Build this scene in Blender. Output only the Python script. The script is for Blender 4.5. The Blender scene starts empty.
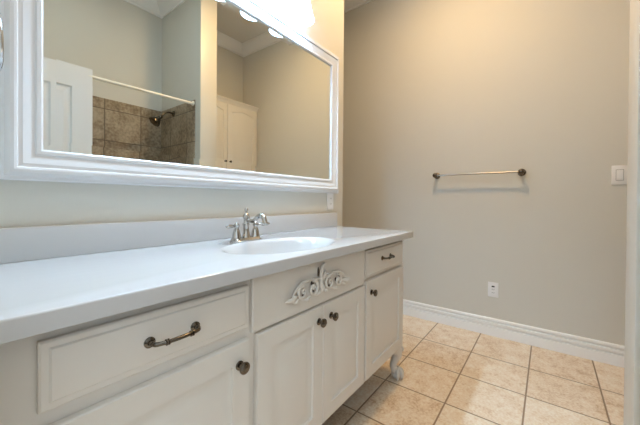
import bpy, bmesh, math, random
from math import pi, sin, cos, radians
from mathutils import Vector, Matrix

random.seed(7)
SC = bpy.context.scene
COL = SC.collection

# ------------------------------------------------------------------ camera
F_PX, CX, CY = 300.7, 322.1, 202.84
YAW, PITCH, ROLL = 0.6445, 0.0076, 0.0075
cam = bpy.data.cameras.new('camera')
cam.sensor_width = 36.0
cam.lens = F_PX / 640 * 36.0
cam.shift_x = -(CX - 320) / 640
cam.shift_y = (CY - 212.5) / 640
cam.clip_start = 0.02
camo = bpy.data.objects.new('camera', cam)
COL.objects.link(camo)
fwd = Vector((cos(YAW) * cos(PITCH), sin(YAW) * cos(PITCH), -sin(PITCH)))
rt = fwd.cross(Vector((0, 0, 1))).normalized()
up = rt.cross(fwd)
rt2 = rt * cos(ROLL) + up * sin(ROLL)
up2 = -rt * sin(ROLL) + up * cos(ROLL)
M = Matrix((rt2, up2, -fwd)).transposed().to_4x4()
M.translation = Vector((0, -1.193, 1.042))
camo.matrix_world = M
SC.camera = camo

# ------------------------------------------------------------------ light and exposure
SC.view_settings.view_transform = 'Standard'
SC.view_settings.look = 'None'
SC.view_settings.exposure = 0.24
SC.view_settings.gamma = 1.0
SC.view_settings.use_curve_mapping = False
W = bpy.data.worlds.new('world')
SC.world = W
W.use_nodes = True
nt = W.node_tree
bg = nt.nodes['Background']
tc = nt.nodes.new('ShaderNodeTexCoord')
sx_ = nt.nodes.new('ShaderNodeSeparateXYZ')
nt.links.new(tc.outputs['Generated'], sx_.inputs[0])
rmp = nt.nodes.new('ShaderNodeValToRGB')      # the lit room beyond the doorway: dim floor, bright upper half
rmp.color_ramp.elements[0].position = 0.02
rmp.color_ramp.elements[0].color = (0.04, 0.04, 0.04, 1)
rmp.color_ramp.elements[1].position = 0.30
rmp.color_ramp.elements[1].color = (0.76, 0.89, 1.0, 1)
nt.links.new(sx_.outputs['Z'], rmp.inputs['Fac'])
nt.links.new(rmp.outputs['Color'], bg.inputs[0])
bg.inputs[1].default_value = 1.7

SHADE_EMIT = 8.5
SHADE_COL = (0.34, 0.60, 1.0)
BULB_EMIT = 700.0
BULB_COL = (0.50, 0.76, 1.0)


def area_light(name, loc, size, power, color, rot=(0, 0, 0), shape='DISK', size_y=None, spread=None):
    l = bpy.data.lights.new(name, 'AREA')
    l.shape = shape
    l.size = size
    if size_y:
        l.size_y = size_y
    l.energy = power
    l.color = color
    if spread:
        l.spread = spread
    o = bpy.data.objects.new(name, l)
    o.location = loc
    o.rotation_euler = rot
    COL.objects.link(o)
    return o


area_light('ceiling_light_bulb', (1.74, -0.66, 3.08), 0.12, 21, (1.0, 0.66, 0.32))
area_light('entry_fill_light', (0.60, -1.15, 3.10), 0.40, 7.5, (0.74, 0.90, 1.0))  # unseen cool fill added to lift the cabinet fronts and far wall


# ------------------------------------------------------------------ materials
def newmat(name):
    m = bpy.data.materials.new(name)
    m.use_nodes = True
    nt = m.node_tree
    return m, nt, nt.nodes['Principled BSDF']


def srgb(r, g, b):
    f = lambda c: (c / 255 / 12.92) if c / 255 <= 0.04045 else ((c / 255 + 0.055) / 1.055) ** 2.4
    return (f(r), f(g), f(b), 1)


def simple(name, col, rough=0.5, metal=0.0, bump=0.0, bscale=200, vary=0.0, vscale=6.0, coat=0.0):
    m, nt, b = newmat(name)
    b.inputs['Base Color'].default_value = col
    b.inputs['Roughness'].default_value = rough
    b.inputs['Metallic'].default_value = metal
    if coat:
        b.inputs['Coat Weight'].default_value = coat
        b.inputs['Coat Roughness'].default_value = 0.08
    tc = nt.nodes.new('ShaderNodeTexCoord')
    if bump:
        n = nt.nodes.new('ShaderNodeTexNoise')
        n.inputs['Scale'].default_value = bscale
        n.inputs['Detail'].default_value = 3
        nt.links.new(tc.outputs['Object'], n.inputs['Vector'])
        bp = nt.nodes.new('ShaderNodeBump')
        bp.inputs['Strength'].default_value = bump
        bp.inputs['Distance'].default_value = 0.002
        nt.links.new(n.outputs['Fac'], bp.inputs['Height'])
        nt.links.new(bp.outputs['Normal'], b.inputs['Normal'])
    if vary:
        n = nt.nodes.new('ShaderNodeTexNoise')
        n.inputs['Scale'].default_value = vscale
        n.inputs['Detail'].default_value = 4
        nt.links.new(tc.outputs['Object'], n.inputs['Vector'])
        mx = nt.nodes.new('ShaderNodeMix')
        mx.data_type = 'RGBA'
        mx.inputs['A'].default_value = col
        mx.inputs['B'].default_value = (col[0] * (1 - vary), col[1] * (1 - vary), col[2] * (1 - vary), 1)
        nt.links.new(n.outputs['Fac'], mx.inputs['Factor'])
        nt.links.new(mx.outputs['Result'], b.inputs['Base Color'])
    return m


MAT = {}
MAT['wall'] = simple('wall_paint_beige', srgb(215, 213, 204), 0.75, bump=0.25, bscale=160, vary=0.03, vscale=3)
MAT['ceiling'] = simple('ceiling_paint', srgb(222, 220, 214), 0.8, bump=0.2, bscale=120)
MAT['trim'] = simple('trim_paint_white', srgb(243, 243, 241), 0.35)
MAT['cab'] = simple('cabinet_paint_white', srgb(226, 220, 211), 0.38, bump=0.05, bscale=60)
MAT['linen'] = simple('linen_cabinet_paint', srgb(236, 232, 224), 0.4)
MAT['counter'] = simple('cultured_marble_white', srgb(200, 200, 200), 0.16, coat=0.3, vary=0.02, vscale=4)
MAT['frame'] = simple('frame_gloss_white', srgb(226, 227, 229), 0.25)
MAT['nickel'] = simple('polished_nickel', srgb(186, 183, 178), 0.12, metal=1.0)
MAT['chrome'] = simple('chrome', srgb(215, 218, 222), 0.08, metal=1.0)
MAT['bronze'] = simple('aged_pewter', srgb(124, 115, 104), 0.24, metal=1.0, vary=0.45, vscale=90)
MAT['brushed'] = simple('brushed_nickel', srgb(178, 172, 163), 0.28, metal=1.0)
MAT['plastic'] = simple('white_plastic', srgb(238, 238, 238), 0.35)
MAT['slot'] = simple('dark_slot', srgb(50, 50, 52), 0.6)
MAT['casing'] = simple('casing_paint_offwhite', srgb(222, 219, 210), 0.4)
MAT['hollow_shade'] = simple('hollow_shade_brown', srgb(72, 60, 48), 0.5)  # dark brown standing in for deep shade in the carving
MAT['gap'] = simple('switch_gap_grey', srgb(150, 150, 150), 0.5)
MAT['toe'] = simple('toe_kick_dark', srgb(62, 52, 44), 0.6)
MAT['rod'] = simple('rod_enamel_white', srgb(238, 234, 222), 0.3)
MAT['door'] = simple('door_paint_white', srgb(224, 226, 228), 0.35)

m, nt, b = newmat('mirror_silver')
b.inputs['Base Color'].default_value = (0.80, 0.81, 0.745, 1)
b.inputs['Metallic'].default_value = 1.0
b.inputs['Roughness'].default_value = 0.0
MAT['mirror'] = m

m, nt, b = newmat('frosted_shade_glass')
b.inputs['Base Color'].default_value = (0.9, 0.92, 0.95, 1)
b.inputs['Roughness'].default_value = 0.3
b.inputs['Emission Color'].default_value = SHADE_COL + (1,)
b.inputs['Emission Strength'].default_value = SHADE_EMIT
MAT['shade'] = m
m, nt, b = newmat('bulb_glow')
b.inputs['Emission Color'].default_value = BULB_COL + (1,)
b.inputs['Emission Strength'].default_value = BULB_EMIT
MAT['bulb'] = m


def math_node(nt, op, a, bb=None, c=None):
    n = nt.nodes.new('ShaderNodeMath')
    n.operation = op
    for i, v in enumerate((a, bb, c)):
        if v is None:
            continue
        if isinstance(v, (int, float)):
            n.inputs[i].default_value = v
        else:
            nt.links.new(v, n.inputs[i])
    return n.outputs[0]


def tile_mat(name, axes, size, off, grout_w, cols, grout, rough, firstrow=None, noise_sc=13.0, seed=0.0):
    """square tile field; axes = two of 'X','Y','Z'; off = position of one joint on each axis"""
    m, nt, b = newmat(name)
    g = nt.nodes.new('ShaderNodeNewGeometry')
    sp = nt.nodes.new('ShaderNodeSeparateXYZ')
    nt.links.new(g.outputs['Position'], sp.inputs[0])
    facs, cells = [], []
    for k in range(2):
        p = sp.outputs[axes[k]]
        if firstrow and firstrow[k] is not None:      # the row against the wall runs on, uncut
            p = math_node(nt, 'MINIMUM', p, firstrow[k])
        t = math_node(nt, 'DIVIDE', math_node(nt, 'SUBTRACT', p, off[k]), size[k])
        fr = math_node(nt, 'FRACT', t)
        d = math_node(nt, 'MINIMUM', fr, math_node(nt, 'SUBTRACT', 1.0, fr))
        d = math_node(nt, 'MULTIPLY', d, size[k])
        facs.append(d)
        cells.append(math_node(nt, 'FLOOR', t))
    dm = math_node(nt, 'MINIMUM', facs[0], facs[1])
    mr = nt.nodes.new('ShaderNodeMapRange')
    mr.inputs['From Min'].default_value = grout_w * 0.35
    mr.inputs['From Max'].default_value = grout_w * 0.75
    nt.links.new(dm, mr.inputs['Value'])
    tilefac = mr.outputs['Result']
    cb = nt.nodes.new('ShaderNodeCombineXYZ')
    nt.links.new(cells[0], cb.inputs[0])
    nt.links.new(cells[1], cb.inputs[1])
    cb.inputs[2].default_value = seed
    wn = nt.nodes.new('ShaderNodeTexWhiteNoise')
    nt.links.new(cb.outputs[0], wn.inputs['Vector'])
    # per tile shifted mottling
    va = nt.nodes.new('ShaderNodeVectorMath')
    va.operation = 'MULTIPLY_ADD'
    nt.links.new(wn.outputs['Color'], va.inputs[0])
    va.inputs[1].default_value = (7, 7, 7)
    nt.links.new(g.outputs['Position'], va.inputs[2])
    n1 = nt.nodes.new('ShaderNodeTexNoise')
    n1.inputs['Scale'].default_value = noise_sc
    n1.inputs['Detail'].default_value = 8
    n1.inputs['Roughness'].default_value = 0.68
    nt.links.new(va.outputs[0], n1.inputs['Vector'])
    n2 = nt.nodes.new('ShaderNodeTexNoise')
    n2.inputs['Scale'].default_value = noise_sc * 7
    n2.inputs['Detail'].default_value = 3
    nt.links.new(va.outputs[0], n2.inputs['Vector'])
    ad = math_node(nt, 'MULTIPLY_ADD', n2.outputs['Fac'], 0.55, math_node(nt, 'MULTIPLY_ADD', n1.outputs['Fac'], 0.75, -0.10))
    ad = math_node(nt, 'MULTIPLY_ADD', wn.outputs['Value'], 0.12, ad)
    cr = nt.nodes.new('ShaderNodeValToRGB')
    el = cr.color_ramp.elements
    el[0].position, el[1].position = 0.38, 0.78
    el[0].color, el[1].color = cols[0], cols[2]
    e = el.new(0.56)
    e.color = cols[1]
    nt.links.new(ad, cr.inputs['Fac'])
    mx = nt.nodes.new('ShaderNodeMix')
    mx.data_type = 'RGBA'
    mx.inputs['A'].default_value = grout
    nt.links.new(cr.outputs['Color'], mx.inputs['B'])
    nt.links.new(tilefac, mx.inputs['Factor'])
    nt.links.new(mx.outputs['Result'], b.inputs['Base Color'])
    b.inputs['Roughness'].default_value = rough
    bp = nt.nodes.new('ShaderNodeBump')
    bp.inputs['Strength'].default_value = 0.5
    bp.inputs['Distance'].default_value = 0.003
    nt.links.new(math_node(nt, 'MULTIPLY_ADD', n2.outputs['Fac'], 0.12, tilefac), bp.inputs['Height'])
    nt.links.new(bp.outputs['Normal'], b.inputs['Normal'])
    return m


TS = 0.3302
MAT['floor'] = tile_mat('floor_tile_travertine', ('X', 'Y'), (TS, TS), (2.2811, -0.4473), 0.007,
                        (srgb(200, 166, 128), srgb(230, 208, 180), srgb(244, 232, 214)), srgb(150, 124, 96), 0.42,
                        firstrow=(2.2811 + TS * 0.5, None))
MAT['shower_xz'] = tile_mat('shower_tile_back', ('X', 'Z'), (0.318, 0.300), (1.046, 1.90), 0.006,
                            (srgb(98, 86, 70), srgb(142, 125, 103), srgb(178, 164, 142)), srgb(88, 76, 62), 0.4,
                            firstrow=(None, None), noise_sc=6, seed=3.0)
MAT['shower_yz'] = tile_mat('shower_tile_side', ('Y', 'Z'), (0.318, 0.300), (-2.0, 1.90), 0.006,
                            (srgb(98, 86, 70), srgb(142, 125, 103), srgb(178, 164, 142)), srgb(88, 76, 62), 0.4,
                            firstrow=(None, None), noise_sc=6, seed=5.0)


# ------------------------------------------------------------------ mesh helpers
def finish(bm, name, mat, parent=None, smooth=None, recalc=True):
    bmesh.ops.remove_doubles(bm, verts=bm.verts, dist=1e-6)
    if recalc:
        bmesh.ops.recalc_face_normals(bm, faces=bm.faces)
    me = bpy.data.meshes.new(name)
    bm.to_mesh(me)
    bm.free()
    me.materials.append(mat)
    if smooth is not None:
        for p in me.polygons:
            p.use_smooth = True
        me.set_sharp_from_angle(angle=radians(smooth))
    o = bpy.data.objects.new(name, me)
    COL.objects.link(o)
    if parent:
        o.parent = parent
        o.matrix_parent_inverse = Matrix.Translation(-world_loc(parent))
    return o


def world_loc(o):
    v = Vector(o.location)
    p = o.parent
    while p is not None and p.type == 'EMPTY':
        p = None
    return v if o.type == 'EMPTY' else Vector((0, 0, 0))


def thing(name, loc, label, cat, group=None):
    o = bpy.data.objects.new(name, None)
    o.empty_display_size = 0.05
    o.location = loc
    COL.objects.link(o)
    o['label'] = label
    o['category'] = cat
    if group:
        o['group'] = group
    return o


def struct(bm, name, mat, smooth=None):
    o = finish(bm, name, mat, None, smooth)
    o['kind'] = 'structure'
    return o


def box(bm, x0, x1, y0, y1, z0, z1, bev=0.0, seg=2):
    b2 = bmesh.new() if bev else bm
    vs = [b2.verts.new((x, y, z)) for x in (x0, x1) for y in (y0, y1) for z in (z0, z1)]
    for f in ((0, 1, 3, 2), (4, 6, 7, 5), (0, 4, 5, 1), (2, 3, 7, 6), (0, 2, 6, 4), (1, 5, 7, 3)):
        b2.faces.new([vs[i] for i in f])
    if bev:
        bmesh.ops.recalc_face_normals(b2, faces=b2.faces)
        bmesh.ops.bevel(b2, geom=list(b2.edges), offset=bev, segments=seg, affect='EDGES', profile=0.5)
        merge(bm, b2)


def merge(bm, b2, mat=None):
    mp = {}
    for v in b2.verts:
        mp[v] = bm.verts.new(mat @ v.co if mat else v.co)
    for f in b2.faces:
        try:
            bm.faces.new([mp[v] for v in f.verts])
        except ValueError:
            pass
    b2.free()


def frame_axes(axis):
    a = Vector(axis).normalized()
    h = Vector((0, 0, 1)) if abs(a.z) < 0.9 else Vector((1, 0, 0))
    u = a.cross(h).normalized()
    return a, u, a.cross(u)


def lathe(bm, origin, axis, prof, seg=32, cap=True):
    """prof: list of (distance along axis, radius)"""
    o = Vector(origin)
    a, u, v = frame_axes(axis)
    rings = []
    for t, r in prof:
        if r < 1e-6:
            rings.append([bm.verts.new(o + a * t)])
        else:
            rings.append([bm.verts.new(o + a * t + (u * cos(2 * pi * k / seg) + v * sin(2 * pi * k / seg)) * r) for k in range(seg)])
    for r0, r1 in zip(rings, rings[1:]):
        for k in range(seg):
            k2 = (k + 1) % seg
            if len(r0) == 1 and len(r1) == 1:
                continue
            if len(r0) == 1:
                bm.faces.new((r0[0], r1[k], r1[k2]))
            elif len(r1) == 1:
                bm.faces.new((r0[k], r1[0], r0[k2]))
            else:
                bm.faces.new((r0[k], r1[k], r1[k2], r0[k2]))
    if cap:
        for rr in (rings[0], rings[-1]):
            if len(rr) > 2:
                bm.faces.new(rr)


def catmull(pts, n=8):
    P = [Vector(p) for p in pts]
    out = []
    for i in range(len(P) - 1):
        p0 = P[max(i - 1, 0)]; p1 = P[i]; p2 = P[i + 1]; p3 = P[min(i + 2, len(P) - 1)]
        for k in range(n):
            t = k / n
            out.append(0.5 * ((2 * p1) + (p2 - p0) * t + (2 * p0 - 5 * p1 + 4 * p2 - p3) * t * t + (-p0 + 3 * p1 - 3 * p2 + p3) * t ** 3))
    out.append(P[-1])
    return out


def tube(bm, pts, rad, seg=12, n=8, flat=None, closed=False):
    """tube along smooth curve; rad: number or list per control point; flat: (axis, factor) squash"""
    if isinstance(rad, (int, float)):
        rad = [rad] * len(pts)
    if n > 1:
        path = catmull(pts, n)
        rr = [v.x for v in catmull([(r, 0, 0) for r in rad], n)]
    else:
        path = [Vector(p) for p in pts]
        rr = rad
    L = len(path)
    rings = []
    ref = None
    for i, p in enumerate(path):
        if closed:
            t = path[(i + 1) % L] - path[i - 1]
        else:
            t = path[min(i + 1, L - 1)] - path[max(i - 1, 0)]
        t.normalize()
        if ref is None:
            ref = Vector((0, 0, 1)) if abs(t.z) < 0.9 else Vector((1, 0, 0))
        u = (ref - t * ref.dot(t)).normalized()
        ref = u
        v = t.cross(u)
        ring = []
        for k in range(seg):
            d = (u * cos(2 * pi * k / seg) + v * sin(2 * pi * k / seg)) * max(rr[i], 1e-4)
            if flat:
                ax = Vector(flat[0])
                d = d - ax * d.dot(ax) * (1 - flat[1])
            ring.append(bm.verts.new(p + d))
        rings.append(ring)
    for i in range(L if closed else L - 1):
        a, c = rings[i], rings[(i + 1) % L]
        for k in range(seg):
            k2 = (k + 1) % seg
            bm.faces.new((a[k], c[k], c[k2], a[k2]))
    if not closed:
        bm.faces.new(rings[0])
        bm.faces.new(rings[-1])


def blob(bm, c, r, seg=16, rings=10):
    c = Vector(c)
    r = Vector(r) if not isinstance(r, (int, float)) else Vector((r, r, r))
    b2 = bmesh.new()
    bmesh.ops.create_uvsphere(b2, u_segments=seg, v_segments=rings, radius=1.0)
    merge(bm, b2, Matrix.Translation(c) @ Matrix.Diagonal((r.x, r.y, r.z, 1)))


def panel_front(bm, x0, x1, z0, z1, yf, rings, shape=None):
    """nested rectangular rings on a face looking to -y; rings: (inset, depth behind yf). First ring is the rear edge."""
    prev = None
    first = None
    for ins, dep in rings:
        r = [bm.verts.new((x, yf + dep, z)) for x, z in ((x0 + ins, z0 + ins), (x1 - ins, z0 + ins), (x1 - ins, z1 - ins), (x0 + ins, z1 - ins))]
        if prev:
            for k in range(4):
                k2 = (k + 1) % 4
                bm.faces.new((prev[k], prev[k2], r[k2], r[k]))
        else:
            first = r
        prev = r
    bm.faces.new(prev)
    bm.faces.new(first[::-1])


def extrude_profile(bm, prof, p0, p1, out, mitre0=0.0, mitre1=0.0):
    """prof: list of (out distance, z); swept from p0 to p1 (xy points); out = horizontal outward direction.
    mitre: extra length per unit of out distance at each end."""
    p0 = Vector((p0[0], p0[1], 0)); p1 = Vector((p1[0], p1[1], 0))
    d = (p1 - p0).normalized()
    o = Vector((out[0], out[1], 0))
    a = [bm.verts.new(p0 + o * q + Vector((0, 0, z)) - d * q * mitre0) for q, z in prof]
    c = [bm.verts.new(p1 + o * q + Vector((0, 0, z)) + d * q * mitre1) for q, z in prof]
    n = len(prof)
    for k in range(n):
        k2 = (k + 1) % n
        bm.faces.new((a[k], a[k2], c[k2], c[k]))
    bm.faces.new(a)
    bm.faces.new(c[::-1])


# ------------------------------------------------------------------ room shell
XF = 2.676          # far wall
YB = -2.224         # wall opposite the mirror
ZC = 3.13
X0 = 0.03           # entry wall
XE = 1.838          # outer corner where the mirror wall ends
YA = 2.40           # back of the recess beyond that corner
XP0, XP1 = 1.578, 1.735     # stub wall of the shower
YP = -1.470

bm = bmesh.new(); box(bm, -1.4, XF + .12, YB - .12, YA + .12, -0.10, 0.0); struct(bm, 'floor', MAT['floor'])
bm = bmesh.new(); box(bm, -0.10, XF + .12, YB - .12, YA + .12, ZC, ZC + .1); struct(bm, 'ceiling', MAT['ceiling'])
bm = bmesh.new(); box(bm, XF, XF + .12, YB - .12, YA + .12, 0, ZC); struct(bm, 'wall_far', MAT['wall'])
bm = bmesh.new(); box(bm, X0 - .13, XE, 0.0, 0.12, 0, ZC, 0.006, 3); struct(bm, 'wall_left', MAT['wall'], 40)
bm = bmesh.new(); box(bm, XE - .12, XE - .001, 0.12, YA, 0, ZC); struct(bm, 'wall_recess_side', MAT['wall'])
bm = bmesh.new(); box(bm, XE - .12, XF, YA, YA + .12, 0, ZC); struct(bm, 'wall_recess_back', MAT['wall'])
bm = bmesh.new(); box(bm, X0 - .13, XF, YB - .12, YB, 0, ZC); struct(bm, 'wall_right', MAT['wall'])
bm = bmesh.new(); box(bm, XP0, XP1, YB, YP, 0, ZC); struct(bm, 'wall_shower', MAT['wall'])
# entry wall with the doorway the camera stands in
bm = bmesh.new()
box(bm, X0 - .13, X0, -0.70, 0.0, 0, ZC)
box(bm, X0 - .13, X0, YB, -1.64, 0, ZC)
box(bm, X0 - .13, X0, -1.64, -0.70, 2.06, ZC)
struct(bm, 'wall_entry', MAT['wall'])

# end cap casing of the shower wall (white vertical board)
bm = bmesh.new()
box(bm, XP0 - .003, XP1 + .012, YP, -1.452, 0, ZC - .11, 0.004, 2)
struct(bm, 'trim_1', MAT['casing'], 40)

# crown moulding
CROWN = [(0, ZC - .115), (.012, ZC - .115), (.014, ZC - .098), (.030, ZC - .085), (.052, ZC - .060), (.078, ZC - .036), (.096, ZC - .022), (.100, ZC - .012), (.112, ZC - .010), (.112, ZC), (0, ZC)]
def crown(n, p0, p1, out, a, b_):
    bm = bmesh.new(); extrude_profile(bm, CROWN, p0, p1, out, a, b_); struct(bm, 'trim_%d' % n, MAT['trim'], 30)
crown(2, (XF, YB), (XF, YA), (-1, 0), -1, -1)
crown(3, (X0, YB), (XP0, YB), (0, 1), -1, -1)
crown(4, (XP1, YB), (XF, YB), (0, 1), -1, -1)
crown(5, (XP0, YB), (XP0, YP), (-1, 0), -1, 1)
crown(6, (XP1, YB), (XP1, YP), (1, 0), -1, 1)
crown(7, (X0, 0), (XE, 0), (0, -1), -1, 1)
crown(8, (XE, 0), (XE, YA), (1, 0), 1, -1)
crown(9, (XP0, YP), (XP1, YP), (0, 1), 1, 1)
crown(10, (X0, YB), (X0, 0), (1, 0), -1, -1)

# baseboards
BASE = [(0, 0), (.017, 0), (.017, .064), (.016, .068), (.006, .071), (.005, .079), (.015, .083), (.015, .099), (.014, .102), (.005, .104), (.004, .112), (.0125, .116), (.0125, .121), (.009, .130), (.003, .135), (0, .135)]
def base(name, p0, p1, out, a, b_):
    bm = bmesh.new(); extrude_profile(bm, BASE, p0, p1, out, a, b_); struct(bm, name, MAT['trim'], 25)
base('baseboard_far', (XF, YB), (XF, YA), (-1, 0), -1, -1)
base('baseboard_recess', (XE, 0), (XE, YA), (1, 0), 0, -1)
base('baseboard_right', (XP1, YB), (XF, YB), (0, 1), -1, -1)
base('baseboard_shower', (XP1, YB), (XP1, YP), (1, 0), -1, 0)

# tiled shower surround
bm = bmesh.new(); box(bm, X0, XP0 - .010, YB, YB + .010, 0, 2.0, 0.002, 1); struct(bm, 'wall_tile_back', MAT['shower_xz'])
bm = bmesh.new(); box(bm, XP0 - .010, XP0, YB, -1.545, 0, 2.0, 0.003, 2); struct(bm, 'wall_tile_side', MAT['shower_yz'])

# entry door, standing open into the room (seen in the mirror)
bm = bmesh.new()
DX0, DX1, DY, DZ1 = 0.055, 0.776, -1.594, 2.018
def door_leaf(bm, x0, x1, yf, z0, z1, th, panels):
    # flat field split round the panels as a grid, panels sunk and raised inside
    xs = sorted({x0, x1} | {v for p in panels for v in p[:2]})
    zs = sorted({z0, z1} | {v for p in panels for v in p[2:]})
    for i in range(len(xs) - 1):
        for j in range(len(zs) - 1):
            a, b_, c, d = xs[i], xs[i + 1], zs[j], zs[j + 1]
            if any(abs(p[0] - a) < 1e-6 and abs(p[1] - b_) < 1e-6 and abs(p[2] - c) < 1e-6 for p in panels):
                pr = None
                for ins, dep in ((0, 0), (.010, .009), (.020, .010), (.048, .003)):
                    r = [bm.verts.new((x, yf - dep, z)) for x, z in ((a + ins, c + ins), (b_ - ins, c + ins), (b_ - ins, d - ins), (a + ins, d - ins))]
                    if pr:
                        for k in range(4):
                            bm.faces.new((pr[k], pr[(k + 1) % 4], r[(k + 1) % 4], r[k]))
                    pr = r
                bm.faces.new(pr)
            else:
                bm.faces.new([bm.verts.new(q) for q in ((a, yf, c), (b_, yf, c), (b_, yf, d), (a, yf, d))])
    yb = yf - th
    fr = [(x0, z0), (x1, z0), (x1, z1), (x0, z1)]
    for k in range(4):
        (a, c), (b_, d) = fr[k], fr[(k + 1) % 4]
        bm.faces.new([bm.verts.new(q) for q in ((a, yf, c), (b_, yf, d), (b_, yb, d), (a, yb, c))])
    bm.faces.new([bm.verts.new((x, yb, z)) for x, z in fr])
xm = (DX0 + DX1) / 2
door_leaf(bm, DX0, DX1, DY, 0.012, DZ1, .035,
          [(DX0 + .118, xm - .045, 1.00, 1.858), (xm + .045, DX1 - .122, 1.00, 1.858), (DX0 + .118, xm - .045, .25, .84), (xm + .045, DX1 - .122, .25, .84)])
door = finish(bm, 'door_1', MAT['door'], None, None)
door['kind'] = 'structure'
bm = bmesh.new()
lathe(bm, (DX1 - .065, DY, .95), (0, 1, 0), [(0, .032), (.006, .032), (.010, .014), (.030, .012), (.036, .022), (.050, .028), (.060, .022), (.064, 0)], 24)
finish(bm, 'door_knob', MAT['brushed'], door, 40)
bm = bmesh.new()
for z in (.25, 1.02, 1.80):
    lathe(bm, (DX0 - .006, DY - .004, z - .045), (0, 0, 1), [(0, .006), (.09, .006)], 12)
finish(bm, 'door_hinge', MAT['brushed'], door, 40)

# ------------------------------------------------------------------ vanity cabinet
YC = -0.528          # face of doors and drawer fronts
YFR = YC + 0.019     # face frame
van = thing('vanity_cabinet', (0.88, -0.27, 0), 'long white painted vanity cabinet with raised panel doors under the countertop', 'vanity cabinet')
VX0, VX1 = 0.034, 1.698
bm = bmesh.new()
box(bm, VX0, VX1, YFR, YFR + .019, 0.185, 0.8295, 0.003, 2)
box(bm, VX0, VX0 + .018, YFR + .018, -0.003, 0.186, 0.8295)
box(bm, VX1 - .018, VX1, YFR + .018, -0.003, 0.186, 0.8295)
box(bm, VX0 + .017, VX1 - .017, -0.010, -0.003, 0.186, 0.8295)
box(bm, VX0 + .017, VX1 - .017, YFR + .018, -0.009, 0.186, 0.204)
finish(bm, 'body', MAT['cab'], van, 40)
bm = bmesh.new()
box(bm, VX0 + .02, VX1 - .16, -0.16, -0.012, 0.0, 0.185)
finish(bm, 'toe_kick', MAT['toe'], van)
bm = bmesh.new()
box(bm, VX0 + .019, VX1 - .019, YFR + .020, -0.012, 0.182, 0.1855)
finish(bm, 'bounce_blocker', MAT['toe'], van)  # unseen dark sheet added to cut bounce light beneath the cabinet

DRAWER = [(0, .018), (0, .007), (.0035, .0045), (.013, .0045), (.0165, .0015), (.024, 0.0)]
DOOR = [(0, .018), (0, .004), (.0025, 0), (.056, 0), (.058, .0075), (.070, .0085), (.098, .001), (.102, 0.0005)]


def pull(parent, xc, z, w=.096, r=.0048):
    bm = bmesh.new()
    y = YC + .0005
    for s in (-1, 1):
        lathe(bm, (xc + s * w / 2, y, z), (0, -1, 0), [(0, .0115), (.003, .0115), (.005, .0085), (.006, .006), (.016, .0052)], 20)
    yo = y - .026
    tube(bm, [(xc - w / 2, y - .012, z), (xc - w / 2 + .003, y - .021, z), (xc - w / 2 + .012, yo, z), (xc - w / 4, yo - .003, z), (xc, yo - .004, z),
              (xc + w / 4, yo - .003, z), (xc + w / 2 - .012, yo, z), (xc + w / 2 - .003, y - .021, z), (xc + w / 2, y - .012, z)],
         [r, r, r * .95, r * .9, r * .95, r * .9, r * .95, r, r], 14, 6)
    for s in (-1, 1):
        for t in (.24, .29):
            lathe(bm, (xc + s * w * t - .0014, yo - .0028, z), (1, 0, 0), [(0, r), (.0005, r * 1.4), (.0022, r * 1.4), (.0028, r)], 16)
    return finish(bm, 'pull', MAT['bronze'], parent, 40)


def knob(parent, x, z, y=None, s=1.0, mat='bronze'):
    bm = bmesh.new()
    y = (YC + .0005) if y is None else y
    pr = [(0, .0125), (.003, .0125), (.0045, .0105), (.006, .0062), (.014, .0058), (.017, .009), (.0195, .0150), (.023, .0162), (.026, .0155), (.0285, .0120), (.029, .0085), (.0302, .0080), (.031, .004), (.0312, 0)]
    lathe(bm, (x, y, z), (0, -1, 0), [(a * s, b_ * s) for a, b_ in pr], 28)
    return finish(bm, 'knob', MAT[mat], parent, 40)


def drawer(x0, x1, z0, z1, px, pz, w):
    bm = bmesh.new(); panel_front(bm, x0, x1, z0, z1, YC, DRAWER)
    d = finish(bm, 'drawer', MAT['cab'], van, 25)
    pull(d, px, pz, w)


def vdoor(x0, x1, z0, z1, kx, kz):
    bm = bmesh.new(); panel_front(bm, x0, x1, z0, z1, YC, DOOR)
    d = finish(bm, 'door', MAT['cab'], van, 25)
    knob(d, kx, kz)


drawer(0.115, 0.553, 0.683, 0.803, 0.337, 0.742, .102)
vdoor(0.115, 0.553, 0.206, 0.653, 0.517, 0.593)
# middle section: fixed front with the scroll carving, two doors
bm = bmesh.new()
panel_front(bm, 0.566, 1.219, 0.661, 0.822, YC + .004, [(0, .014), (0, .003), (.003, 0)])
ff = finish(bm, 'false_front', MAT['cab'], van, 25)
vdoor(0.581, 0.8965, 0.206, 0.653, 0.870, 0.600)
vdoor(0.8995, 1.215, 0.206, 0.653, 0.947, 0.600)
drawer(1.232, 1.672, 0.683, 0.812, 1.440, 0.755, .096)
vdoor(1.232, 1.672, 0.206, 0.668, 1.278, 0.610)

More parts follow.
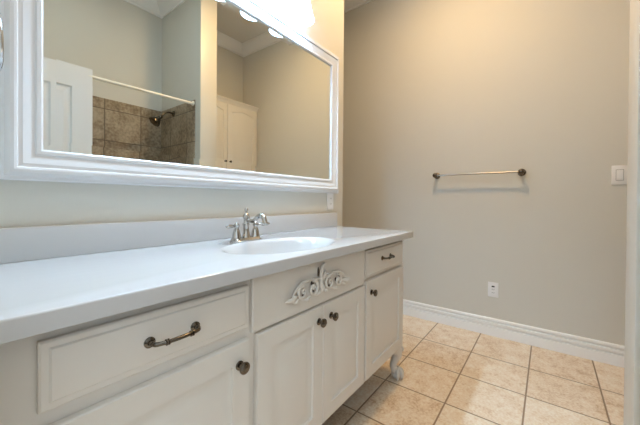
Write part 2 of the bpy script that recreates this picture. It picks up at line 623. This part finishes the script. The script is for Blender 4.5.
# carved scroll applique
bm = bmesh.new()
OX, OZ, OY = 0.880, 0.736, YC - .001
FL = ((0, 1, 0), 1.0)
def scroll(cx, cz, r, a0, turns, sgn, w0, w1, tail=None):
    pts, rad = [], []
    n = int(10 * abs(turns)) + 2
    if tail:
        pts.append(tail); rad.append(w0 * .6)
    for i in range(n):
        t = i / (n - 1)
        a = a0 + sgn * turns * 2 * pi * t
        rr = r * (1 - .78 * t)
        pts.append((cx + rr * cos(a), OY - .004 - .003 * t, cz + rr * sin(a))); rad.append(w0 + (w1 - w0) * t)
    tube(bm, pts, rad, 10, 4, FL)
    blob(bm, (cx, OY - .005, cz), (w1 * 1.7, .006, w1 * 1.7), 12, 8)
def leaf(p0, p1, p2, w):
    p0, p1, p2 = [Vector((OX + p[0], OY - .004, OZ + p[1])) for p in (p0, p1, p2)]
    p1.y -= .006
    tube(bm, [p0, (p0 + p1) / 2, p1, (p1 + p2) / 2, p2], [w * .4, w * .95, w, w * .7, w * .12], 12, 5, ((0, 1, 0), .75))
for s in (-1, 1):
    # large inner C scroll, outer scroll and the tapering leaf tail
    scroll(OX + s * .050, OZ - .004, .029, pi / 2, 1.25, s, .0062, .0034, (OX + s * .004, OY - .003, OZ + .022))
    scroll(OX + s * .108, OZ - .006, .025, pi / 2, 1.2, -s, .0058, .0032, (OX + s * .142, OY - .003, OZ + .002))
    tube(bm, [(OX + s * .058, OY - .003, OZ + .026), (OX + s * .082, OY - .005, OZ + .030), (OX + s * .112, OY - .005, OZ + .026), (OX + s * .140, OY - .004, OZ + .010), (OX + s * .156, OY - .003, OZ - .010)], [.003, .0052, .0055, .005, .003], 10, 5, FL)
    leaf((s * .136, -.012), (s * .164, -.016), (s * .194, -.018), .0085)
    leaf((s * .128, -.022), (s * .146, -.028), (s * .160, -.026), .006)
    leaf((s * .066, -.030), (s * .086, -.034), (s * .108, -.031), .006)
    leaf((s * .010, -.020), (s * .022, -.028), (s * .040, -.032), .006)
tube(bm, [(OX - .006, OY - .003, OZ - .010), (OX - .004, OY - .005, OZ + .020), (OX - .008, OY - .007, OZ + .044), (OX - .002, OY - .008, OZ + .064), (OX + .012, OY - .008, OZ + .073)], [.007, .0075, .0060, .0065, .0075], 12, 6, FL)
leaf((.004, .010), (.012, .036), (.022, .050), .0065)
blob(bm, (OX, OY - .006, OZ - .012), (.010, .009, .015))
carv = finish(bm, 'scroll_carving', MAT['cab'], ff, 60)
# dark brown blobs that paint the shade in the hollows of the carving
spots = bmesh.new()
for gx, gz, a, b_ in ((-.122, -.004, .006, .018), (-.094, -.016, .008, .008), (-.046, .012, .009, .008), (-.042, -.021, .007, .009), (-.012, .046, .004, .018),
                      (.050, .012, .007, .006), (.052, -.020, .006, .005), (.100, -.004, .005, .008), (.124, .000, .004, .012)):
    blob(spots, (OX + gx, OY + .0035, OZ + gz), (a, .0035, b_), 14, 8)
g_ = finish(spots, 'hollow_shade_spots', MAT['hollow_shade'], ff, 60)
g_['label'] = 'dark brown spots painting the shade in the hollows of the carving'
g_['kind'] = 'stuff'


def foot(xc, yc, s):
    """ball and claw cabriole foot; s = +1 bows toward +x"""
    bm = bmesh.new()
    path = [(xc - s * .012, yc + .012, .186), (xc + s * .006, yc - .004, .165), (xc + s * .010, yc - .010, .140), (xc - s * .002, yc + .000, .105),
            (xc - s * .008, yc + .006, .075), (xc - s * .002, yc + .000, .052), (xc + s * .006, yc - .006, .038)]
    tube(bm, path, [.036, .034, .029, .022, .019, .021, .026], 20, 6)
    blob(bm, (xc + s * .008, yc - .008, .027), (.030, .030, .027), 20, 12)
    for k in range(5):
        a = (-pi / 4 if s > 0 else -3 * pi / 4) + (k - 2) * radians(50)
        d = Vector((cos(a), sin(a), 0)); c = Vector((xc + s * .008, yc - .008, 0))
        tube(bm, [c + d * .012 + Vector((0, 0, .058)), c + d * .029 + Vector((0, 0, .050)), c + d * .037 + Vector((0, 0, .032)), c + d * .035 + Vector((0, 0, .014)), c + d * .030 + Vector((0, 0, .004))],
             [.008, .0090, .0095, .008, .004], 10, 4)
    # small acanthus ear at the knee
    tube(bm, [(xc + s * .026, yc - .020, .186), (xc + s * .036, yc - .030, .168), (xc + s * .032, yc - .026, .146)], [.010, .012, .004], 10, 5)
    zmin = min(v.co.z for v in bm.verts)
    for v in bm.verts:
        v.co.z = max(v.co.z, 0.0005)
    return finish(bm, 'foot', MAT['cab'], van, 60)
foot(1.672, -0.480, 1)
foot(0.075, -0.478, -1)

# ------------------------------------------------------------------ vanity top with moulded bowl
top = thing('countertop', (0.88, -0.28, 0.83), 'white cultured marble countertop with integral oval sink bowl and backsplash on the vanity', 'countertop')
TX0, TX1, TY0, TY1 = 0.032, 1.738, -0.560, -0.002
TZ, TB = 0.865, 0.830
bm = bmesh.new()
BX, BY, BA, BB = 0.875, -0.345, 0.248, 0.158
NSEG = 96
def outer_pt(a):
    # where a ray from the bowl centre meets the slab rectangle
    dx, dy = cos(a), sin(a)
    t = 1e9
    if dx > 1e-9: t = min(t, (TX1 - BX) / dx)
    if dx < -1e-9: t = min(t, (TX0 - BX) / dx)
    if dy > 1e-9: t = min(t, (TY1 - BY) / dy)
    if dy < -1e-9: t = min(t, (TY0 - BY) / dy)
    return BX + dx * t, BY + dy * t
angs = [2 * pi * k / NSEG for k in range(NSEG)]
corners = [math.atan2(y - BY, x - BX) % (2 * pi) for x in (TX0, TX1) for y in (TY0, TY1)]
for c in corners:
    i = min(range(len(angs)), key=lambda q: abs(angs[q] - c))
    angs[i] = c
N = len(angs)
RC = .005   # edge roundover
rings = []
def ring_rect(inset, z):
    out = []
    for a in angs:
        x, y = outer_pt(a)
        x = min(max(x, TX0), TX1 - inset); y = min(max(y, TY0 + inset), TY1)
        out.append(bm.verts.new((x, y, z)))
    return out
rings.append(ring_rect(.0, TB))
rings.append(ring_rect(.0, TZ - RC))
for k in range(1, 5):
    a = k / 4 * pi / 2
    rings.append(ring_rect(RC * (1 - cos(a)), TZ - RC + RC * sin(a)))
# raised soft lip, then the bowl
for ra, dz in ((1.13, 0.0), (1.11, .0009), (1.08, .0009), (1.05, -.001), (1.02, -.005), (.98, -.013), (.93, -.030), (.84, -.062), (.70, -.092), (.52, -.112), (.30, -.122), (.095, -.126)):
    rings.append([bm.verts.new((BX + BA * ra * cos(math.atan2(sin(a) / BB, cos(a) / BA)), BY + BB * ra * sin(math.atan2(sin(a) / BB, cos(a) / BA)), TZ + dz)) for a in angs])
for r0, r1 in zip(rings, rings[1:]):
    for k in range(N):
        k2 = (k + 1) % N
        bm.faces.new((r0[k], r0[k2], r1[k2], r1[k]))
bm.faces.new(rings[-1])
finish(bm, 'slab', MAT['counter'], top, 50)
bm = bmesh.new()
box(bm, TX0, TX1, -0.022, -0.002, TZ - .001, 0.9615, 0.005, 3)
finish(bm, 'backsplash', MAT['counter'], top, 40)
bm = bmesh.new()
lathe(bm, (BX, BY, TZ - .1265), (0, 0, 1), [(0, .024), (.003, .024), (.004, .020), (.002, .017), (.003, 0)], 28)
finish(bm, 'drain', MAT['nickel'], top, 40)

# ------------------------------------------------------------------ faucet
FX, FY, FZ = 0.850, -0.141, TZ + .0003
fa = thing('faucet', (FX, FY, FZ), 'polished nickel centerset faucet with curved spout and two lever handles beside the sink bowl', 'faucet')
bm = bmesh.new()
# stepped oval base plate
def oval(bm, levels):
    rs = []
    for hx, hy, z in levels:
        r = []
        for k in range(48):
            a = 2 * pi * k / 48
            ex = hx - hy
            cxx = ex if cos(a) > 0 else -ex
            r.append(bm.verts.new((FX + cxx + hy * cos(a), FY + hy * sin(a), FZ + z)))
        rs.append(r)
    for r0, r1 in zip(rs, rs[1:]):
        for k in range(48):
            bm.faces.new((r0[k], r0[(k + 1) % 48], r1[(k + 1) % 48], r1[k]))
    bm.faces.new(rs[0]); bm.faces.new(rs[-1])
oval(bm, [(.079, .029, 0), (.079, .029, .005), (.076, .026, .008), (.073, .023, .012), (.071, .021, .015)])
finish(bm, 'base_plate', MAT['nickel'], fa, 40)
bm = bmesh.new()
lathe(bm, (FX, FY, FZ + .014), (0, 0, 1), [(0, .021), (.004, .021), (.010, .016), (.030, .0125), (.050, .0115), (.056, .014), (.060, .014), (.064, .0115), (.080, .0115), (.086, .0150), (.092, .0155), (.098, .0130), (.103, .0085), (.106, .005), (.112, .0045), (.116, .008), (.122, .0085), (.127, .006), (.130, 0)], 28)
tube(bm, [(FX, FY - .006, FZ + .092), (FX, FY - .030, FZ + .086), (FX, FY - .055, FZ + .092), (FX, FY - .078, FZ + .108), (FX, FY - .098, FZ + .112), (FX, FY - .113, FZ + .102), (FX, FY - .119, FZ + .084)],
     [.0095, .0088, .0085, .0092, .0105, .0105, .0108], 16, 8)
lathe(bm, (FX, FY - .1185, FZ + .088), (0, -.12, -1), [(0, .0105), (.004, .0135), (.010, .0135), (.013, .0105), (.016, .0105)], 20)
finish(bm, 'spout', MAT['nickel'], fa, 45)
for s in (-1, 1):
    bm = bmesh.new()
    hx = FX + s * .051
    lathe(bm, (hx, FY, FZ + .013), (0, 0, 1), [(0, .020), (.003, .020), (.008, .018), (.022, .0165), (.036, .0125), (.044, .009), (.048, .011), (.054, .0125), (.060, .0115), (.065, .007), (.068, .004), (.071, 0)], 24)
    d = Vector((s * .93, -.30, 0.03)).normalized()
    p = Vector((hx, FY, FZ + .067))
    tube(bm, [p, p + d * .018, p + d * .036, p + d * .056, p + d * .070], [.0050, .0055, .0080, .0078, .0035], 14, 6)
    finish(bm, 'handle', MAT['nickel'], fa, 45)
bm = bmesh.new()
lathe(bm, (FX, FY + .017, FZ + .014), (0, 0, 1), [(0, .003), (.050, .003), (.052, .0055), (.060, .0055), (.063, 0)], 14)
finish(bm, 'lift_rod', MAT['nickel'], fa, 45)

# ------------------------------------------------------------------ framed mirror
MX0, MX1, MZ0, MZ1 = 0.120, 1.750, 1.092, 2.042     # outer edge of the frame
FW = .092
mi = thing('framed_mirror', (0.925, -0.001, 1.10), 'large wall mirror in a wide white frame above the countertop', 'mirror')
bm = bmesh.new()
PROF = [(0, 0), (0, -.016), (.004, -.020), (.012, -.021), (.016, -.026), (.022, -.032), (.030, -.034), (.036, -.032), (.039, -.027), (.043, -.0265), (.048, -.028), (.060, -.024), (.070, -.019), (.074, -.019), (.078, -.022), (.087, -.022), (.092, -.018), (.092, -.003)]
pr = None
for ins, y in PROF:
    r = [bm.verts.new((x, y - .001, z)) for x, z in ((MX0 + ins, MZ0 + ins), (MX1 - ins, MZ0 + ins), (MX1 - ins, MZ1 - ins), (MX0 + ins, MZ1 - ins))]
    if pr:
        for k in range(4):
            bm.faces.new((pr[k], pr[(k + 1) % 4], r[(k + 1) % 4], r[k]))
    else:
        first = r
    pr = r
for k in range(4):
    bm.faces.new((first[k], pr[k], pr[(k + 1) % 4], first[(k + 1) % 4]))
finish(bm, 'frame', MAT['frame'], mi, 28)
GX0, GX1, GZ0, GZ1 = MX0 + FW - .004, MX1 - FW + .004, MZ0 + FW - .004, MZ1 - FW + .004
YG, BW = -0.012, .034
TILT = {'l': -.0012, 'b': -.0012, 'r': -.0006, 't': .0012}     # how far the bevel's outer edge lies behind the glass plane
bm = bmesh.new()
ix0, ix1, iz0, iz1 = GX0 + BW, GX1 - BW, GZ0 + BW, GZ1 - BW
def q(*pts): bm.faces.new([bm.verts.new(p) for p in pts])
q((ix0, YG, iz0), (ix1, YG, iz0), (ix1, YG, iz1), (ix0, YG, iz1))
finish(bm, 'glass', MAT['mirror'], mi)
gl = [o for o in mi.children if o.name.startswith('glass')][0]
bm = bmesh.new()
q((GX0, YG + TILT['b'], GZ0), (GX1, YG + TILT['b'], GZ0), (ix1, YG, iz0), (ix0, YG, iz0))
q((GX1, YG + TILT['r'], GZ0), (GX1, YG + TILT['r'], GZ1), (ix1, YG, iz1), (ix1, YG, iz0))
q((GX1, YG + TILT['t'], GZ1), (GX0, YG + TILT['t'], GZ1), (ix0, YG, iz1), (ix1, YG, iz1))
q((GX0, YG + TILT['l'], GZ1), (GX0, YG + TILT['l'], GZ0), (ix0, YG, iz0), (ix0, YG, iz1))
finish(bm, 'bevelled_edge', MAT['mirror'], gl)

# ------------------------------------------------------------------ vanity light: four bell shades on a bar
LX = [0.655, 0.860, 1.065, 1.270]
LY, LZ = -0.086, 2.046       # axis of the shades, rim height
vl = thing('vanity_light', (0.9625, -0.001, 2.22), 'four light vanity fixture with frosted bell glass shades glowing above the mirror', 'light fixture')
bm = bmesh.new()
box(bm, 0.585, 1.340, -0.024, -0.001, 2.195, 2.295, 0.008, 3)
finish(bm, 'back_plate', MAT['brushed'], vl, 40)
for x in LX:
    bm = bmesh.new()
    tube(bm, [(x, -.022, 2.245), (x, -.060, 2.258), (x, LY + .015, 2.255), (x, LY, 2.228), (x, LY, 2.200)], [.008, .007, .007, .008, .009], 12, 6)
    lathe(bm, (x, LY, LZ + .160), (0, 0, 1), [(0, .030), (.012, .030), (.022, .024), (.042, .020), (.046, .010)], 24)
    finish(bm, 'arm', MAT['brushed'], vl, 40)
    bm = bmesh.new()
    outer = [(.168, .026), (.160, .034), (.140, .042), (.110, .046), (.085, .049), (.060, .054), (.046, .0585), (.040, .0575), (.025, .062), (.008, .0685), (0.0, .0715)]
    inner = [(r[0] + (.001 if i == 10 else 0), r[1] - .003) for i, r in enumerate(outer)][::-1]
    lathe(bm, (x, LY, LZ), (0, 0, 1), outer + inner, 40, cap=False)
    sh = finish(bm, 'lamp_shade', MAT['shade'], vl, 50)
    bm = bmesh.new()
    blob(bm, (x, LY, LZ + .070), (.024, .024, .034))
    finish(bm, 'bulb', MAT['bulb'], sh, 60)

# ------------------------------------------------------------------ outlets and switch
def outlet_wall_left(x0, z0, w=.071, h=.114):
    t = thing('power_outlet', (x0 + w / 2, 0, z0), 'white outlet plate on the mirror wall just below the right end of the mirror frame', 'outlet')
    bm = bmesh.new(); box(bm, x0, x0 + w, -.006, -.0004, z0, z0 + h, .0025, 2)
    finish(bm, 'cover_plate', MAT['plastic'], t, 40)
    bm = bmesh.new(); box(bm, x0 + .019, x0 + w - .019, -.008, -.005, z0 + .022, z0 + h - .022, .001, 1)
    rc = finish(bm, 'receptacle', MAT['plastic'], t, 40)
    for dz in (.035, .073):
        for dx in (-.006, .006):
            bm = bmesh.new()
            box(bm, x0 + w / 2 + dx - .001, x0 + w / 2 + dx + .001, -.0086, -.0075, z0 + dz, z0 + dz + .008)
            finish(bm, 'slot', MAT['slot'], rc)
outlet_wall_left(1.640, 0.981)

t = thing('power_outlet', (XF, -0.856, .303), 'white electrical outlet low on the beige far wall above the baseboard', 'outlet')
yc, z0, h, w = -0.858, .300, .115, .072
bm = bmesh.new(); box(bm, XF - .006, XF - .0004, yc - w / 2, yc + w / 2, z0, z0 + h, .0025, 2)
finish(bm, 'cover_plate', MAT['plastic'], t, 40)
bm = bmesh.new(); box(bm, XF - .009, XF - .005, yc - .017, yc + .017, z0 + .023, z0 + h - .023, .001, 1)
rc = finish(bm, 'receptacle', MAT['plastic'], t, 40)
for dz in (.030, .056):
    for dy in (-.006, .006):
        bm = bmesh.new()
        box(bm, XF - .0096, XF - .0085, yc + dy - .0014, yc + dy + .0014, z0 + dz, z0 + dz + .009)
        finish(bm, 'slot', MAT['slot'], rc)
bm = bmesh.new()
box(bm, XF - .0105, XF - .0085, yc - .010, yc + .010, z0 + .078, z0 + .089, .0005, 1)
finish(bm, 'reset_button', MAT['slot'], rc)

yc, z0, h, w = -1.556, 1.158, .122, .076
t = thing('light_switch', (XF, yc, z0), 'white rocker light switch on the far wall beside the white casing at the right edge', 'light switch')
bm = bmesh.new(); box(bm, XF - .007, XF - .0004, yc - w / 2, yc + w / 2, z0, z0 + h, .003, 2)
finish(bm, 'cover_plate', MAT['plastic'], t, 40)
bm = bmesh.new(); box(bm, XF - .0074, XF - .006, yc - .0185, yc + .0185, z0 + .026, z0 + h - .026)
finish(bm, 'bezel', MAT['gap'], t)
bm = bmesh.new(); box(bm, XF - .0105, XF - .006, yc - .0162, yc + .0162, z0 + .0285, z0 + h - .0285, .0015, 2)
finish(bm, 'rocker', MAT['plastic'], t, 40)

# ------------------------------------------------------------------ towel bar on the far wall
TBZ, TBY0, TBY1, TBX = 1.262, -0.424, -1.034, XF - .062
t = thing('towel_bar', (XF, (TBY0 + TBY1) / 2, TBZ), 'brushed nickel towel bar with round posts mounted on the beige far wall', 'towel bar')
for y in (TBY0, TBY1):
    bm = bmesh.new()
    lathe(bm, (XF, y, TBZ), (-1, 0, 0), [(.0002, .027), (.004, .027), (.008, .024), (.011, .016), (.014, .011), (.040, .0095), (.044, .012), (.050, .0175), (.060, .020), (.070, .0185), (.077, .012), (.080, 0)], 28)
    finish(bm, 'post', MAT['bronze'], t, 45)
bm = bmesh.new()
lathe(bm, (TBX, TBY1, TBZ), (0, 1, 0), [(0, .0075), (TBY0 - TBY1, .0075)], 20)
finish(bm, 'rod', MAT['brushed'], t, 45)

# ------------------------------------------------------------------ towel ring at the left edge
t = thing('towel_ring', (X0, -0.15, 1.47), 'chrome towel ring hanging on the entry wall beside the mirror frame at the left edge', 'towel ring')
ry, rz = -0.155, 1.478
bm = bmesh.new()
lathe(bm, (X0, ry, rz), (1, 0, 0), [(.0002, .026), (.004, .026), (.009, .020), (.012, .010), (.056, .008), (.062, .012), (.069, .0145), (.077, .012), (.082, 0)], 24)
finish(bm, 'post', MAT['chrome'], t, 45)
bm = bmesh.new()
R_ = .064
tube(bm, [(X0 + .069 + .010 * (1 - cos(2 * pi * k / 32)) / 2, ry + R_ * sin(2 * pi * k / 32), rz - .004 - R_ + R_ * cos(2 * pi * k / 32)) for k in range(32)], [.0050] * 32, 12, 1, closed=True)
finish(bm, 'ring', MAT['chrome'], t, 60)

# ------------------------------------------------------------------ shower (seen in the mirror)
t = thing('showerhead', (XP0, -1.94, 1.93), 'brushed nickel shower head on a bent arm over the brown tiled shower wall', 'shower head')
sx, sy, sz = XP0 - .010, -1.942, 1.930
bm = bmesh.new()
lathe(bm, (sx, sy, sz), (-1, 0, 0), [(.0002, .030), (.005, .029), (.011, .018), (.013, .010)], 24)
finish(bm, 'flange', MAT['bronze'], t, 45)
bm = bmesh.new()
tube(bm, [(sx - .006, sy, sz), (sx - .045, sy, sz + .002), (sx - .085, sy, sz - .012), (sx - .115, sy, sz - .040), (sx - .128, sy, sz - .055)], .0095, 14, 6)
finish(bm, 'arm', MAT['bronze'], t, 45)
bm = bmesh.new()
d = (-.68, 0, -.73)
lathe(bm, (sx - .122, sy, sz - .050), d, [(0, .013), (.010, .020), (.020, .020), (.027, .016), (.040, .022), (.072, .044), (.094, .054), (.106, .055), (.110, .049), (.107, 0)], 32)
finish(bm, 'head', MAT['bronze'], t, 45)

t = thing('shower_rod', (0.8, -1.60, 1.955), 'white shower curtain rod spanning the top of the tiled shower', 'shower rod')
bm = bmesh.new()
a = Vector((XP0 - .0105, -1.568, 1.965)); c = Vector((X0 + .0005, -1.640, 1.965))
lathe(bm, a, c - a, [(.004, .0125), ((c - a).length - .004, .0125)], 18)
finish(bm, 'rod', MAT['rod'], t, 45)
for p, dd in ((a, (-1, 0, 0)), (c, (1, 0, 0))):
    bm = bmesh.new(); lathe(bm, p, dd, [(0, .024), (.004, .024), (.014, .016), (.020, .013)], 20)
    finish(bm, 'flange', MAT['rod'], t, 45)

# ------------------------------------------------------------------ linen cabinet in the nook (seen in the mirror)
LX0, LX1, LYF, LZ0, LZ1 = XP1 + .002, XF - .002, -1.915, 1.440, 2.235
t = thing('wall_cabinet', ((LX0 + LX1) / 2, YB, LZ0), 'white wall cabinet with two arched panel doors and crown, reflected in the mirror', 'cabinet')
bm = bmesh.new(); box(bm, LX0, LX1, YB + .001, LYF - .019, LZ0, LZ1, .002, 1)
finish(bm, 'body', MAT['linen'], t, 40)
bm = bmesh.new()
CP = [(0, LZ1 - .03), (.006, LZ1 - .03), (.010, LZ1 - .018), (.022, LZ1), (.034, LZ1 + .012), (.036, LZ1 + .024), (0, LZ1 + .024)]
extrude_profile(bm, CP, (LX0, LYF - .019), (LX1, LYF - .019), (0, 1))
box(bm, LX0, LX1, YB + .001, LYF - .019, LZ1, LZ1 + .024)
finish(bm, 'crown', MAT['linen'], t, 30)


def arch_door(x0, x1, z0, z1, yf, kx):
    """slab door facing +y with an arched raised panel"""
    bm = bmesh.new()
    th = .019
    n = 14
    def outline(ins, rise, dep):
        a, b_, lo, hi = x0 + ins, x1 - ins, z0 + ins, z1 - ins
        pts = [(a, lo), (b_, lo)]
        for k in range(n + 1):
            u = k / n
            x = b_ + (a - b_) * u
            pts.append((x, hi - rise + rise * sin(pi * u)))
        return [bm.verts.new((x, yf - dep, z)) for x, z in pts]
    rs = [outline(0, 0, th), outline(0, 0, .002), outline(.002, 0, 0), outline(.055, .035, 0), outline(.058, .035, .007), outline(.066, .035, .0075), outline(.090, .034, .001)]
    for r0, r1 in zip(rs, rs[1:]):
        for k in range(len(r0)):
            k2 = (k + 1) % len(r0)
            bm.faces.new((r0[k], r0[k2], r1[k2], r1[k]))
    bm.faces.new(rs[-1]); bm.faces.new(rs[0])
    d = finish(bm, 'door', MAT['linen'], t, 25)
    bm = bmesh.new()
    lathe(bm, (kx, yf, z0 + .042), (0, 1, 0), [(0, .009), (.003, .009), (.006, .005), (.012, .005), (.018, .013), (.023, .014), (.027, .008), (.028, 0)], 20)
    finish(bm, 'knob', MAT['bronze'], d, 45)
lm = (LX0 + LX1) / 2
arch_door(LX0 + .022, lm - .0025, LZ0 + .022, LZ1 - .040, LYF, lm - .035)
arch_door(lm + .0025, LX1 - .022, LZ0 + .022, LZ1 - .040, LYF, lm + .035)
